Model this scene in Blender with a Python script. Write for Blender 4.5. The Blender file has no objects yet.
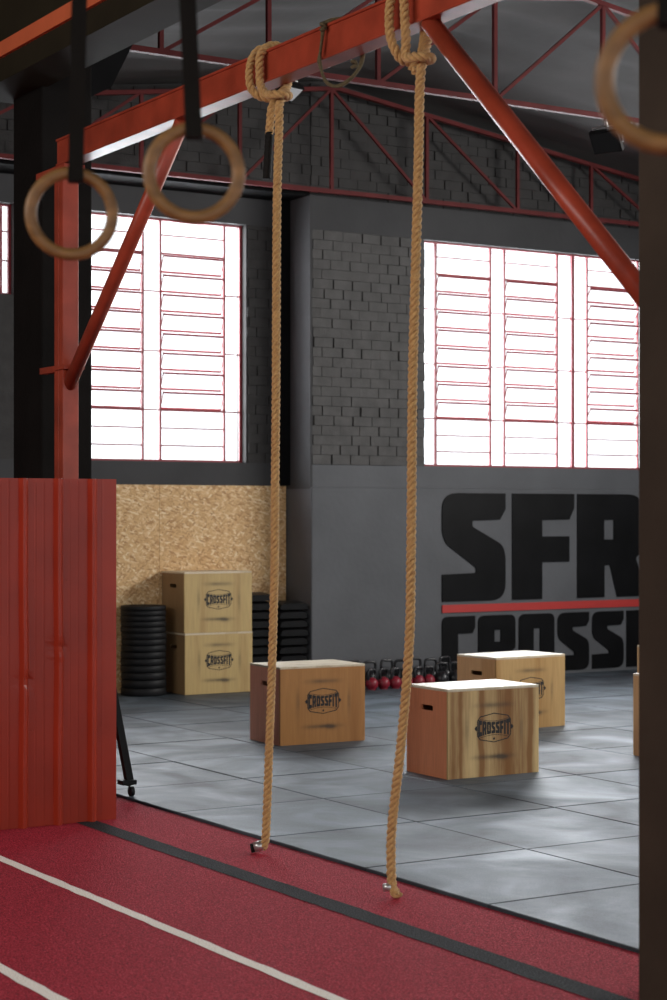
import bpy, bmesh, math, random
from mathutils import Vector, Matrix, noise
from mathutils.geometry import tessellate_polygon
random.seed(7)
PI = math.pi
scene = bpy.context.scene
COL = scene.collection

# ------------------------------------------------------------------ materials
def mat(name, col, rough=0.6, metal=0.0, var=0.0, vscale=3.0, bump=0.0, bscale=40.0, spec=0.5, col2=None, stretch=(1, 1, 1), coat=0.0, sheen=0.0, detail=4.0):
    m = bpy.data.materials.new(name)
    m.use_nodes = True
    nt = m.node_tree
    b = nt.nodes['Principled BSDF']
    b.inputs['Base Color'].default_value = (*col, 1)
    b.inputs['Roughness'].default_value = rough
    b.inputs['Metallic'].default_value = metal
    b.inputs['Specular IOR Level'].default_value = spec
    b.inputs['Coat Weight'].default_value = coat
    b.inputs['Sheen Weight'].default_value = sheen
    tc = nt.nodes.new('ShaderNodeTexCoord')
    mp = nt.nodes.new('ShaderNodeMapping')
    mp.inputs['Scale'].default_value = stretch
    nt.links.new(tc.outputs['Object'], mp.inputs['Vector'])
    if var > 0 or col2:
        n = nt.nodes.new('ShaderNodeTexNoise')
        n.inputs['Scale'].default_value = vscale
        n.inputs['Detail'].default_value = detail
        nt.links.new(mp.outputs['Vector'], n.inputs['Vector'])
        r = nt.nodes.new('ShaderNodeValToRGB')
        c2 = col2 or tuple(c * (1 - var) for c in col)
        c1 = col if col2 else tuple(min(1, c * (1 + var)) for c in col)
        r.color_ramp.elements[0].position = 0.32
        r.color_ramp.elements[1].position = 0.68
        r.color_ramp.elements[0].color = (*c2, 1)
        r.color_ramp.elements[1].color = (*c1, 1)
        nt.links.new(n.outputs['Fac'], r.inputs['Fac'])
        nt.links.new(r.outputs['Color'], b.inputs['Base Color'])
    if bump > 0:
        n2 = nt.nodes.new('ShaderNodeTexNoise')
        n2.inputs['Scale'].default_value = bscale
        n2.inputs['Detail'].default_value = 5
        nt.links.new(mp.outputs['Vector'], n2.inputs['Vector'])
        bp = nt.nodes.new('ShaderNodeBump')
        bp.inputs['Strength'].default_value = bump
        bp.inputs['Distance'].default_value = 0.01
        nt.links.new(n2.outputs['Fac'], bp.inputs['Height'])
        nt.links.new(bp.outputs['Normal'], b.inputs['Normal'])
    return m

def math_node(nt, op, a, b=None, c=None):
    n = nt.nodes.new('ShaderNodeMath')
    n.operation = op
    for i, v in enumerate((a, b, c)):
        if v is None:
            continue
        if isinstance(v, (int, float)):
            n.inputs[i].default_value = v
        else:
            nt.links.new(v, n.inputs[i])
    return n.outputs[0]

def mix_col(nt, fac, a, b, mode='MIX'):
    n = nt.nodes.new('ShaderNodeMix')
    n.data_type = 'RGBA'
    n.blend_type = mode
    if isinstance(fac, (int, float)):
        n.inputs[0].default_value = fac
    else:
        nt.links.new(fac, n.inputs[0])
    for i, v in ((6, a), (7, b)):
        if isinstance(v, tuple):
            n.inputs[i].default_value = (*v, 1)
        else:
            nt.links.new(v, n.inputs[i])
    return n.outputs[2]

def ramp(nt, fac, stops):
    r = nt.nodes.new('ShaderNodeValToRGB')
    el = r.color_ramp.elements
    while len(el) < len(stops):
        el.new(0.5)
    for e, (p, c) in zip(el, stops):
        e.position = p
        e.color = (*c, 1)
    nt.links.new(fac, r.inputs['Fac'])
    return r.outputs['Color']

def wood_mat(name, c1, c2, streak=4.0, burn=True, W=0.74, H=0.60, streak_amt=1.0, bands=()):
    """plywood face, local X across the face, Z up; dark scorch smudges round the emblem."""
    m = bpy.data.materials.new(name)
    m.use_nodes = True
    nt = m.node_tree
    b = nt.nodes['Principled BSDF']
    b.inputs['Roughness'].default_value = 0.42
    b.inputs['Specular IOR Level'].default_value = 0.4
    tc = nt.nodes.new('ShaderNodeTexCoord')
    mp = nt.nodes.new('ShaderNodeMapping')
    mp.inputs['Scale'].default_value = (1, 1, 0.07)
    nt.links.new(tc.outputs['Object'], mp.inputs['Vector'])
    oi = nt.nodes.new('ShaderNodeObjectInfo')
    cmb = nt.nodes.new('ShaderNodeCombineXYZ')
    nt.links.new(math_node(nt, 'MULTIPLY', oi.outputs['Random'], 37.0), cmb.inputs[0])
    nt.links.new(math_node(nt, 'MULTIPLY', oi.outputs['Random'], 11.0), cmb.inputs[1])
    nt.links.new(cmb.outputs[0], mp.inputs['Location'])
    n1 = nt.nodes.new('ShaderNodeTexNoise')
    n1.inputs['Scale'].default_value = streak * 2.0
    n1.inputs['Detail'].default_value = 3
    n1.inputs['Distortion'].default_value = 0.25
    nt.links.new(mp.outputs['Vector'], n1.inputs['Vector'])
    n2 = nt.nodes.new('ShaderNodeTexNoise')
    n2.inputs['Scale'].default_value = 70
    n2.inputs['Detail'].default_value = 4
    nt.links.new(mp.outputs['Vector'], n2.inputs['Vector'])
    base = ramp(nt, n1.outputs['Fac'], [(0.38, c2), (0.47, tuple((a + 2 * d) / 3 for a, d in zip(c2, c1))), (0.54, c1)])
    base = mix_col(nt, 0.25 * streak_amt, base, ramp(nt, n2.outputs['Fac'], [(0.3, tuple(c * 0.6 for c in c2)), (0.7, c1)]))
    if bands:
        sb = nt.nodes.new('ShaderNodeSeparateXYZ')
        nt.links.new(tc.outputs['Object'], sb.inputs[0])
        nb = nt.nodes.new('ShaderNodeTexNoise')
        nb.inputs['Scale'].default_value = 5.0
        nb.inputs['Detail'].default_value = 3
        mb = nt.nodes.new('ShaderNodeMapping')
        mb.inputs['Scale'].default_value = (1.6, 1, 0.55)
        nt.links.new(tc.outputs['Object'], mb.inputs['Vector'])
        nt.links.new(mb.outputs['Vector'], nb.inputs['Vector'])
        xx = math_node(nt, 'ADD', sb.outputs[0], math_node(nt, 'MULTIPLY_ADD', nb.outputs['Fac'], 0.07, -0.035))
        tot = None
        for (c, wd, amt) in bands:
            q = math_node(nt, 'POWER', math_node(nt, 'ABSOLUTE', math_node(nt, 'DIVIDE', math_node(nt, 'SUBTRACT', xx, c * W), wd * W)), 2.0)
            g = math_node(nt, 'MULTIPLY', math_node(nt, 'EXPONENT', math_node(nt, 'MULTIPLY', q, -1.0)), amt)
            tot = g if tot is None else math_node(nt, 'ADD', tot, g)
        tot = math_node(nt, 'MINIMUM', math_node(nt, 'MULTIPLY', tot, math_node(nt, 'MULTIPLY_ADD', n2.outputs['Fac'], 0.9, 0.5)), 0.9)
        base = mix_col(nt, tot, base, c2)
    if burn:
        sep = nt.nodes.new('ShaderNodeSeparateXYZ')
        nt.links.new(tc.outputs['Object'], sep.inputs[0])
        n3 = nt.nodes.new('ShaderNodeTexNoise')
        n3.inputs['Scale'].default_value = 9
        nt.links.new(tc.outputs['Object'], n3.inputs['Vector'])
        tot = None
        for (cx, cz, sx, sz, amt) in ((0, 0.80, 0.15, 0.018, 0.6), (0, 0.22, 0.16, 0.016, 0.9), (-0.30, 0.52, 0.016, 0.10, 0.55), (0.31, 0.5, 0.014, 0.10, 0.5), (0.1, 0.205, 0.05, 0.02, 0.5)):
            dx = math_node(nt, 'DIVIDE', math_node(nt, 'SUBTRACT', sep.outputs[0], cx * W), sx)
            dz = math_node(nt, 'DIVIDE', math_node(nt, 'SUBTRACT', sep.outputs[2], cz * H), sz)
            d = math_node(nt, 'ADD', math_node(nt, 'POWER', math_node(nt, 'ABSOLUTE', dx), 4.0), math_node(nt, 'POWER', math_node(nt, 'ABSOLUTE', dz), 2.0))
            g = math_node(nt, 'MULTIPLY', math_node(nt, 'EXPONENT', math_node(nt, 'MULTIPLY', d, -1.0)), amt)
            tot = g if tot is None else math_node(nt, 'ADD', tot, g)
        tot = math_node(nt, 'MULTIPLY', tot, math_node(nt, 'MULTIPLY_ADD', n3.outputs['Fac'], 1.6, -0.1))
        tot = math_node(nt, 'MINIMUM', tot, 0.85)
        base = mix_col(nt, tot, base, (0.05, 0.04, 0.03))
    nt.links.new(base, b.inputs['Base Color'])
    return m

def osb_mat():
    m = bpy.data.materials.new('oriented_strand_board')
    m.use_nodes = True
    nt = m.node_tree
    b = nt.nodes['Principled BSDF']
    b.inputs['Roughness'].default_value = 0.6
    tc = nt.nodes.new('ShaderNodeTexCoord')
    cols = []
    for i, (rot, sc) in enumerate(((0.5, (78, 1, 21)), (-0.75, (70, 1, 18)), (1.3, (74, 1, 23)))):
        mp = nt.nodes.new('ShaderNodeMapping')
        mp.inputs['Rotation'].default_value = (0, rot, 0)
        nt.links.new(tc.outputs['Object'], mp.inputs['Vector'])
        mp2 = nt.nodes.new('ShaderNodeMapping')
        mp2.inputs['Scale'].default_value = sc
        nt.links.new(mp.outputs['Vector'], mp2.inputs['Vector'])
        v = nt.nodes.new('ShaderNodeTexVoronoi')
        v.inputs['Scale'].default_value = 1.0
        nt.links.new(mp2.outputs['Vector'], v.inputs['Vector'])
        sp = nt.nodes.new('ShaderNodeSeparateColor')
        nt.links.new(v.outputs['Color'], sp.inputs[0])
        cols.append((sp.outputs[0], sp.outputs[1], sp.outputs[2]))
    pal = [(0.0, (0.40, 0.20, 0.07)), (0.25, (0.58, 0.34, 0.14)), (0.7, (0.70, 0.45, 0.21)), (1.0, (0.86, 0.68, 0.42))]
    c0, c1, c2 = (ramp(nt, c[0], pal) for c in cols)
    x = mix_col(nt, math_node(nt, 'GREATER_THAN', cols[1][1], 0.5), c0, c1)
    x = mix_col(nt, math_node(nt, 'GREATER_THAN', cols[2][1], 0.6), x, c2)
    nt.links.new(x, b.inputs['Base Color'])
    return m

def rubber_floor_mat():
    m = bpy.data.materials.new('rubber_tile')
    m.use_nodes = True
    nt = m.node_tree
    b = nt.nodes['Principled BSDF']
    tc = nt.nodes.new('ShaderNodeTexCoord')
    n1 = nt.nodes.new('ShaderNodeTexNoise')
    n1.inputs['Scale'].default_value = 1.5
    n1.inputs['Detail'].default_value = 6
    n1.inputs['Distortion'].default_value = 0.8
    nt.links.new(tc.outputs['Object'], n1.inputs['Vector'])
    n2 = nt.nodes.new('ShaderNodeTexNoise')
    n2.inputs['Scale'].default_value = 160
    nt.links.new(tc.outputs['Object'], n2.inputs['Vector'])
    at = nt.nodes.new('ShaderNodeAttribute')
    at.attribute_name = 'tone'
    base = ramp(nt, n1.outputs['Fac'], [(0.30, (0.018, 0.025, 0.032)), (0.48, (0.060, 0.080, 0.099)), (0.68, (0.142, 0.180, 0.217))])
    base = mix_col(nt, 0.35, base, ramp(nt, n2.outputs['Fac'], [(0.35, (0.022, 0.028, 0.033)), (0.65, (0.13, 0.152, 0.175))]))
    tone = nt.nodes.new('ShaderNodeMix')
    tone.data_type = 'RGBA'
    tone.blend_type = 'MULTIPLY'
    tone.inputs[0].default_value = 1.0
    nt.links.new(base, tone.inputs[6])
    nt.links.new(at.outputs['Color'], tone.inputs[7])
    nt.links.new(tone.outputs[2], b.inputs['Base Color'])
    rr = nt.nodes.new('ShaderNodeMapRange')
    rr.inputs['To Min'].default_value = 0.75
    rr.inputs['To Max'].default_value = 0.36
    nt.links.new(n1.outputs['Fac'], rr.inputs['Value'])
    nt.links.new(rr.outputs[0], b.inputs['Roughness'])
    b.inputs['Specular IOR Level'].default_value = 0.3
    n3 = nt.nodes.new('ShaderNodeTexNoise')
    n3.inputs['Scale'].default_value = 3.5
    n3.inputs['Detail'].default_value = 8
    nt.links.new(tc.outputs['Object'], n3.inputs['Vector'])
    bp = nt.nodes.new('ShaderNodeBump')
    bp.inputs['Strength'].default_value = 0.35
    bp.inputs['Distance'].default_value = 0.02
    nt.links.new(n3.outputs['Fac'], bp.inputs['Height'])
    nt.links.new(bp.outputs['Normal'], b.inputs['Normal'])
    return m

def turf_mat(name, c1, c2, c3, scale=230, dim=0.5):
    m = bpy.data.materials.new(name)
    m.use_nodes = True
    nt = m.node_tree
    b = nt.nodes['Principled BSDF']
    b.inputs['Roughness'].default_value = 0.85
    b.inputs['Specular IOR Level'].default_value = 0.2
    tc = nt.nodes.new('ShaderNodeTexCoord')
    n1 = nt.nodes.new('ShaderNodeTexNoise')
    n1.inputs['Scale'].default_value = scale
    n1.inputs['Detail'].default_value = 2
    nt.links.new(tc.outputs['Object'], n1.inputs['Vector'])
    n2 = nt.nodes.new('ShaderNodeTexNoise')
    n2.inputs['Scale'].default_value = 2.2
    n2.inputs['Detail'].default_value = 6
    nt.links.new(tc.outputs['Object'], n2.inputs['Vector'])
    x = ramp(nt, n1.outputs['Fac'], [(0.34, c2), (0.55, c1), (0.70, c3)])
    x = mix_col(nt, math_node(nt, 'MULTIPLY', n2.outputs['Fac'], dim), x, tuple(c * 0.62 for c in c1))
    nt.links.new(x, b.inputs['Base Color'])
    bp = nt.nodes.new('ShaderNodeBump')
    bp.inputs['Strength'].default_value = 0.9
    bp.inputs['Distance'].default_value = 0.012
    nt.links.new(n1.outputs['Fac'], bp.inputs['Height'])
    nt.links.new(bp.outputs['Normal'], b.inputs['Normal'])
    return m

def glass_mat():
    m = bpy.data.materials.new('window_glass')
    m.use_nodes = True
    nt = m.node_tree
    nt.nodes.remove(nt.nodes['Principled BSDF'])
    out = nt.nodes['Material Output']
    t = nt.nodes.new('ShaderNodeBsdfTransparent')
    t.inputs['Color'].default_value = (0.93, 0.95, 0.96, 1)
    g = nt.nodes.new('ShaderNodeBsdfGlossy')
    g.inputs['Roughness'].default_value = 0.08
    tl = nt.nodes.new('ShaderNodeBsdfTranslucent')
    n = nt.nodes.new('ShaderNodeTexNoise')
    n.inputs['Scale'].default_value = 6
    mx = nt.nodes.new('ShaderNodeMixShader')
    mx2 = nt.nodes.new('ShaderNodeMixShader')
    nt.links.new(math_node(nt, 'MULTIPLY', n.outputs['Fac'], 0.12), mx.inputs[0])
    nt.links.new(t.outputs[0], mx.inputs[1])
    nt.links.new(tl.outputs[0], mx.inputs[2])
    mx2.inputs[0].default_value = 0.06
    nt.links.new(mx.outputs[0], mx2.inputs[1])
    nt.links.new(g.outputs[0], mx2.inputs[2])
    nt.links.new(mx2.outputs[0], out.inputs['Surface'])
    return m

M = {}
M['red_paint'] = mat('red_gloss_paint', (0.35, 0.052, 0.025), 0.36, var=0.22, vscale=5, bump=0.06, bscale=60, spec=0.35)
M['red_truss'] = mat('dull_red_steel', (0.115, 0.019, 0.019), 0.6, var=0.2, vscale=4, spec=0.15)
M['red_window'] = mat('red_window_steel', (0.26, 0.025, 0.035), 0.5)
M['red_sheet'] = mat('red_enamel_sheet', (0.35, 0.033, 0.014), 0.34, var=0.12, vscale=2.5, bump=0.05, bscale=8, spec=0.28)
M['orange_steel'] = mat('orange_red_primer', (0.62, 0.13, 0.05), 0.5, var=0.1)
M['wall'] = mat('grey_painted_plaster', (0.100, 0.103, 0.111), 0.6, var=0.12, vscale=1.4, bump=0.25, bscale=18, spec=0.3)
M['wall_dark'] = mat('dark_plaster', (0.056, 0.056, 0.058), 0.7, var=0.1, vscale=2, bump=0.2, bscale=20, spec=0.2)  # darker plaster; on the corner pier it stands in for shade
M['brick'] = mat('grey_painted_brick', (0.082, 0.079, 0.077), 0.62, var=0.16, vscale=7, bump=0.4, bscale=55, spec=0.25)
M['brick_dark'] = mat('dark_brick', (0.046, 0.044, 0.043), 0.7, var=0.14, vscale=7, bump=0.4, bscale=55, spec=0.2)  # darker version of the brick, for gable and left bay
M['flat_black'] = mat('flat_black_surface', (0.005, 0.005, 0.0055), 0.7, var=0.25, vscale=5, spec=0.1)  # black of haunch and corner strip; painted-in shade on the gable soffit
M['sign_black'] = mat('black_lettering', (0.0035, 0.0035, 0.004), 0.45, spec=0.14, var=0.4, vscale=3, bump=0.25, bscale=5)
M['sign_red'] = mat('red_stripe', (0.45, 0.03, 0.025), 0.5, var=0.05)
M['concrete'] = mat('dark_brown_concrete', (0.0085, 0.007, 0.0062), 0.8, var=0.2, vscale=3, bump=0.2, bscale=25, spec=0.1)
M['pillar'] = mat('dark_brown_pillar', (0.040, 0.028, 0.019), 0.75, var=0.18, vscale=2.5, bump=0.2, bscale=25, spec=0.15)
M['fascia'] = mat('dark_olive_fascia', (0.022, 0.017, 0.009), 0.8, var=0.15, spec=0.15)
M['fabric'] = mat('grey_roof_lining', (0.060, 0.057, 0.055), 0.85, var=0.15, vscale=1.2, bump=0.2, bscale=10, spec=0.15)
M['rubber'] = rubber_floor_mat()
M['subfloor'] = mat('dark_subfloor', (0.012, 0.012, 0.013), 0.9)
M['turf'] = turf_mat('red_turf', (0.44, 0.015, 0.036), (0.10, 0.003, 0.010), (0.72, 0.075, 0.11), 120)
M['turf_black'] = turf_mat('black_turf', (0.020, 0.020, 0.023), (0.004, 0.004, 0.005), (0.11, 0.11, 0.12), 120)
M['turf_white'] = turf_mat('white_turf', (0.98, 0.91, 0.83), (0.85, 0.75, 0.67), (1.0, 0.97, 0.92), 120, 0.1)
M['osb'] = osb_mat()
M['glass'] = glass_mat()
M['rope'] = mat('manila_rope', (0.66, 0.40, 0.145), 0.8, var=0.3, vscale=60, bump=0.6, bscale=240, col2=(0.46, 0.245, 0.08), sheen=0.2)
M['tape'] = mat('black_tape', (0.008, 0.007, 0.006), 0.75, bump=0.3, bscale=60, spec=0.2)
M['tape_silver'] = mat('silver_clamp', (0.55, 0.54, 0.52), 0.3, metal=0.8)
M['cord'] = mat('old_brown_cord', (0.10, 0.075, 0.035), 0.9, var=0.3, vscale=90)
M['ring_wood'] = mat('varnished_ring_wood', (0.20, 0.098, 0.030), 0.5, var=0.25, vscale=14, stretch=(1, 1, 3), spec=0.35)
M['strap'] = mat('black_webbing', (0.009, 0.0075, 0.006), 0.85, bump=0.4, bscale=300, spec=0.1)
M['black_rubber'] = mat('black_rubber', (0.007, 0.007, 0.008), 0.55, var=0.2, vscale=20, spec=0.25)
M['black_foam'] = mat('black_foam', (0.006, 0.006, 0.0065), 0.45, var=0.2, vscale=9, spec=0.3)
M['black_metal'] = mat('black_metal', (0.006, 0.006, 0.006), 0.5, spec=0.2)
M['kettle_black'] = mat('black_cast_iron', (0.013, 0.013, 0.015), 0.32, var=0.2, vscale=20)
M['kettle_red'] = mat('red_vinyl', (0.23, 0.012, 0.026), 0.4, var=0.15, vscale=20)
M['lamp_glass'] = mat('floodlight_glass', (0.75, 0.78, 0.8), 0.08)
M['bolt'] = mat('dark_screw', (0.02, 0.018, 0.016), 0.5)
M['ink'] = mat('black_stamp_ink', (0.014, 0.011, 0.009), 0.55)
M['void'] = mat('dark_inside', (0.006, 0.006, 0.006), 0.9)
M['board_white'] = mat('dark_board', (0.02, 0.02, 0.022), 0.4)

# ------------------------------------------------------------------ mesh helpers
def obj(name, bm, material, parent=None, smooth=False, bevel=0.0):
    me = bpy.data.meshes.new(name)
    bmesh.ops.recalc_face_normals(bm, faces=bm.faces[:])
    bm.to_mesh(me)
    bm.free()
    mats = material if isinstance(material, (list, tuple)) else [material]
    for mm in mats:
        me.materials.append(mm)
    if smooth:
        for p in me.polygons:
            p.use_smooth = True
    o = bpy.data.objects.new(name, me)
    COL.objects.link(o)
    if parent:
        o.parent = parent
    if bevel > 0:
        md = o.modifiers.new('bevel', 'BEVEL')
        md.width = bevel
        md.segments = 2
        md.limit_method = 'ANGLE'
    return o

def tag(o, label, cat, group=None, kind=None):
    o['label'] = label
    o['category'] = cat
    if group:
        o['group'] = group
    if kind:
        o['kind'] = kind
    return o

def thing(name, label, cat, loc=(0, 0, 0), rz=0.0, group=None, kind=None):
    o = bpy.data.objects.new(name, None)
    COL.objects.link(o)
    o.empty_display_size = 0.1
    o.location = loc
    o.rotation_euler = (0, 0, rz)
    return tag(o, label, cat, group, kind)

def dup(root, loc, rz, label, group=None):
    r = root.copy()
    COL.objects.link(r)
    r.location = loc
    r.rotation_euler = (0, 0, rz)
    r['label'] = label
    if group:
        r['group'] = group
    for ch in list(root.children):
        c = ch.copy()
        COL.objects.link(c)
        c.parent = r
        for g in ch.children:
            d = g.copy()
            COL.objects.link(d)
            d.parent = c
    return r

def box(bm, x0, x1, y0, y1, z0, z1, mi=0):
    v = [bm.verts.new((x, y, z)) for x in (x0, x1) for y in (y0, y1) for z in (z0, z1)]
    out = []
    for f in ((0, 1, 3, 2), (4, 6, 7, 5), (0, 4, 5, 1), (2, 3, 7, 6), (0, 2, 6, 4), (1, 5, 7, 3)):
        fc = bm.faces.new([v[i] for i in f])
        fc.material_index = mi
        out.append(fc)
    return v

def bar(bm, a, b, w, h, up=(0, 0, 1), mi=0):
    a, b = Vector(a), Vector(b)
    d = (b - a).normalized()
    u = Vector(up)
    s = d.cross(u)
    if s.length < 1e-4:
        s = d.cross(Vector((1, 0, 0)))
    s.normalize()
    t = s.cross(d).normalized()
    vs = []
    for p in (a, b):
        for i, j in ((-1, -1), (1, -1), (1, 1), (-1, 1)):
            vs.append(bm.verts.new(p + s * (i * w / 2) + t * (j * h / 2)))
    for f in ((3, 2, 1, 0), (4, 5, 6, 7), (0, 1, 5, 4), (1, 2, 6, 5), (2, 3, 7, 6), (3, 0, 4, 7)):
        fc = bm.faces.new([vs[i] for i in f])
        fc.material_index = mi

def tube(bm, pts, r, n=8, closed=False, mi=0, cap=True, radii=None):
    pts = [Vector(p) for p in pts]
    N = len(pts)
    rings = []
    prev = None
    for i, p in enumerate(pts):
        if closed:
            t = pts[(i + 1) % N] - pts[i - 1]
        else:
            t = pts[min(i + 1, N - 1)] - pts[max(i - 1, 0)]
        t.normalize()
        if prev is None:
            s = t.cross(Vector((0, 0, 1)))
            if s.length < 0.05:
                s = t.cross(Vector((1, 0, 0)))
        else:
            s = prev - t * prev.dot(t)
        s.normalize()
        prev = s
        q = t.cross(s)
        rr = radii[i] if radii else r
        rings.append([bm.verts.new(p + (s * math.cos(2 * PI * k / n) + q * math.sin(2 * PI * k / n)) * rr) for k in range(n)])
    rng = range(N) if closed else range(N - 1)
    for i in rng:
        a, b = rings[i], rings[(i + 1) % N]
        for k in range(n):
            f = bm.faces.new((a[k], a[(k + 1) % n], b[(k + 1) % n], b[k]))
            f.smooth = True
            f.material_index = mi
    if cap and not closed:
        bm.faces.new(rings[0][::-1]).material_index = mi
        bm.faces.new(rings[-1]).material_index = mi

def lathe(bm, prof, n=32, mi=0, c=(0, 0, 0)):
    rings = []
    for r, z in prof:
        if r < 1e-5:
            rings.append([bm.verts.new((c[0], c[1], c[2] + z))])
        else:
            rings.append([bm.verts.new((c[0] + r * math.cos(2 * PI * k / n), c[1] + r * math.sin(2 * PI * k / n), c[2] + z)) for k in range(n)])
    for a, b in zip(rings, rings[1:]):
        for k in range(n):
            k2 = (k + 1) % n
            if len(a) == 1 and len(b) == 1:
                continue
            if len(a) == 1:
                f = bm.faces.new((a[0], b[k2], b[k]))
            elif len(b) == 1:
                f = bm.faces.new((a[k], a[k2], b[0]))
            else:
                f = bm.faces.new((a[k], a[k2], b[k2], b[k]))
            f.smooth = True
            f.material_index = mi

def catmull(pts, per=10):
    pts = [Vector(p) for p in pts]
    P = [2 * pts[0] - pts[1]] + pts + [2 * pts[-1] - pts[-2]]
    out = []
    for i in range(1, len(P) - 2):
        p0, p1, p2, p3 = P[i - 1:i + 3]
        for k in range(per):
            t = k / per
            out.append(0.5 * ((2 * p1) + (p2 - p0) * t + (2 * p0 - 5 * p1 + 4 * p2 - p3) * t * t + (3 * p1 - p0 - 3 * p2 + p3) * t ** 3))
    out.append(pts[-1])
    return out

def resample(pts, step):
    out = [pts[0].copy()]
    acc = 0.0
    for a, b in zip(pts, pts[1:]):
        L = (b - a).length
        while acc + L >= step:
            t = (step - acc) / L
            a = a.lerp(b, t)
            out.append(a.copy())
            L = (b - a).length
            acc = 0.0
        acc += L
    return out

def prism(bm, outer, holes, to3, depth, mi=0):
    """flat polygon (with holes) extruded: to3(u, v, d) -> 3D point"""
    loops = [outer] + list(holes)
    flat = [p for lp in loops for p in lp]
    fv = [bm.verts.new(to3(u, v, depth)) for u, v in flat]
    bv = [bm.verts.new(to3(u, v, 0.0)) for u, v in flat]
    tris = tessellate_polygon([[Vector((u, v, 0)) for u, v in lp] for lp in loops])
    for t in tris:
        try:
            bm.faces.new([fv[i] for i in t]).material_index = mi
            bm.faces.new([bv[i] for i in reversed(t)]).material_index = mi
        except ValueError:
            pass
    base = 0
    for lp in loops:
        n = len(lp)
        for i in range(n):
            a, b = base + i, base + (i + 1) % n
            try:
                bm.faces.new((fv[a], fv[b], bv[b], bv[a])).material_index = mi
            except ValueError:
                pass
        base += n

def rounded(poly, asp=1.0, seg=5):
    """poly of (u, v, r): corners with r > 0 become arcs (asp = width / height of the unit cell)"""
    out = []
    n = len(poly)
    for i in range(n):
        u, v, r = poly[i]
        if r <= 0:
            out.append((u, v))
            continue
        p = Vector((u * asp, v))
        a = Vector((poly[i - 1][0] * asp, poly[i - 1][1])) - p
        b = Vector((poly[(i + 1) % n][0] * asp, poly[(i + 1) % n][1])) - p
        r1 = min(r, a.length * 0.49, b.length * 0.49)
        s, e = p + a.normalized() * r1, p + b.normalized() * r1
        for k in range(seg + 1):
            t = k / seg
            q = s * (1 - t) ** 2 + p * (2 * t * (1 - t)) + e * t * t
            out.append((q.x / asp, q.y))
    return out

# ------------------------------------------------------------------ glyphs (unit cell, u right, v up)
def rect(u0, u1, v0, v1):
    return [(u0, v0), (u0, v1), (u1, v1), (u1, v0)]
GL = {
    'S': (rounded([(1, 1, 0), (1, .85, 0), (.91, .755, 0), (.47, .745, .02), (.47, .69, .03), (.95, .52, .05), (1, .42, .05), (1, 0, .16), (0, 0, 0), (0, .25, 0), (.53, .26, .02), (.53, .31, .03), (.06, .53, .05), (0, .63, .05), (0, 1, .16)], .7), []),
    'F': ([(0, 0), (0, 1), (1, 1), (1, .865), (.92, .755), (.476, .75), (.476, .594), (.92, .594), (.92, .35), (.476, .35), (.476, 0)], []),
    'R': (rounded([(0, 0, 0), (0, 1, 0), (.95, 1, .16), (.95, .44, .03), (.84, .377, .02), (1.03, 0, 0), (.57, 0, 0), (.465, .31, 0), (.386, .31, 0), (.386, 0, 0)], .7), [rect(.381, .52, .56, .75)]),
    'C': (rounded([(0, 0, .12), (0, 1, .12), (1, 1, 0), (1, .81, 0), (.92, .71, 0), (.48, .71, .02), (.48, .27, .02), (.92, .27, 0), (1, .2, 0), (1, 0, 0)], .68), []),
    'O': (rounded([(0, 0, .12), (0, 1, .12), (1, 1, .12), (1, 0, .12)], .75), [rect(.41, .59, .24, .75)]),
    'r': (rounded([(0, 0, 0), (0, 1, .12), (1, 1, .12), (1, .44, .03), (.9, .377, .02), (1, 0, 0), (.6, 0, 0), (.56, .31, 0), (.43, .31, 0), (.43, 0, 0)], .75), [rect(.43, .6, .55, .75)]),
    'I': (rect(0, 1, 0, 1), []),
    'T': ([(.28, 0), (.28, .74), (0, .74), (0, 1), (1, 1), (1, .74), (.72, .74), (.72, 0)], []),
}

# ================================================================== SETTING
YW = 16.35      # main back wall plane
YL = 16.83      # recessed left bay plane
XC = 9.81       # corner between them
RIDGE_X, RIDGE_Z, SLOPE = 10.0, 6.19, 0.135
def roof(x):
    return RIDGE_Z - SLOPE * abs(x - RIDGE_X)

# floor of one metre rubber tiles
bm = bmesh.new()
tl = bm.loops.layers.float_color.new('tone')
Y0, PY, X0, PX = 6.815, 1.028, 5.03, 1.005
g = 0.0045
for i in range(0, 11):
    for j in range(-10, 10):
        xa, xb = X0 + i * PX, X0 + (i + 1) * PX
        ya, yb = Y0 + j * PY, Y0 + (j + 1) * PY
        rnd = random.Random(i * 100 + j)
        t = 0.80 + 0.42 * rnd.random()
        dz = rnd.uniform(-0.0015, 0.0015)
        vs = []
        ga = 0 if i == 0 else g
        for (x, y) in ((xa + ga, ya + g), (xb - g, ya + g), (xb - g, yb - g), (xa + ga, yb - g)):
            vs.append((bm.verts.new((x, y, -0.022)), x, y))
        lo = [v[0] for v in vs]
        be = 0.005
        mid = [bm.verts.new((x, y, -0.004 + dz)) for _, x, y in vs]
        cx, cy = (xa + xb) / 2, (ya + yb) / 2
        top = [bm.verts.new((x + (be if x < cx else -be), y + (be if y < cy else -be), dz)) for _, x, y in vs]
        fs = [bm.faces.new(top)]
        for k in range(4):
            k2 = (k + 1) % 4
            fs.append(bm.faces.new((lo[k], lo[k2], mid[k2], mid[k])))
            fs.append(bm.faces.new((mid[k], mid[k2], top[k2], top[k])))
        for n_, f in enumerate(fs):
            for lp in f.loops:
                tt = t if n_ == 0 else t * 0.5
                lp[tl] = (tt, tt, tt, 1)
fl = obj('floor', bm, M['rubber'])
tag(fl, 'grey rubber tile floor laid in metre squares', 'floor', kind='structure')
bm = bmesh.new()
box(bm, -5.2, 15.9, -4, 17.2, -0.15, -0.024)
tag(obj('floor_slab', bm, M['subfloor']), 'dark slab under the rubber tiles and turf', 'floor', kind='structure')

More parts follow.
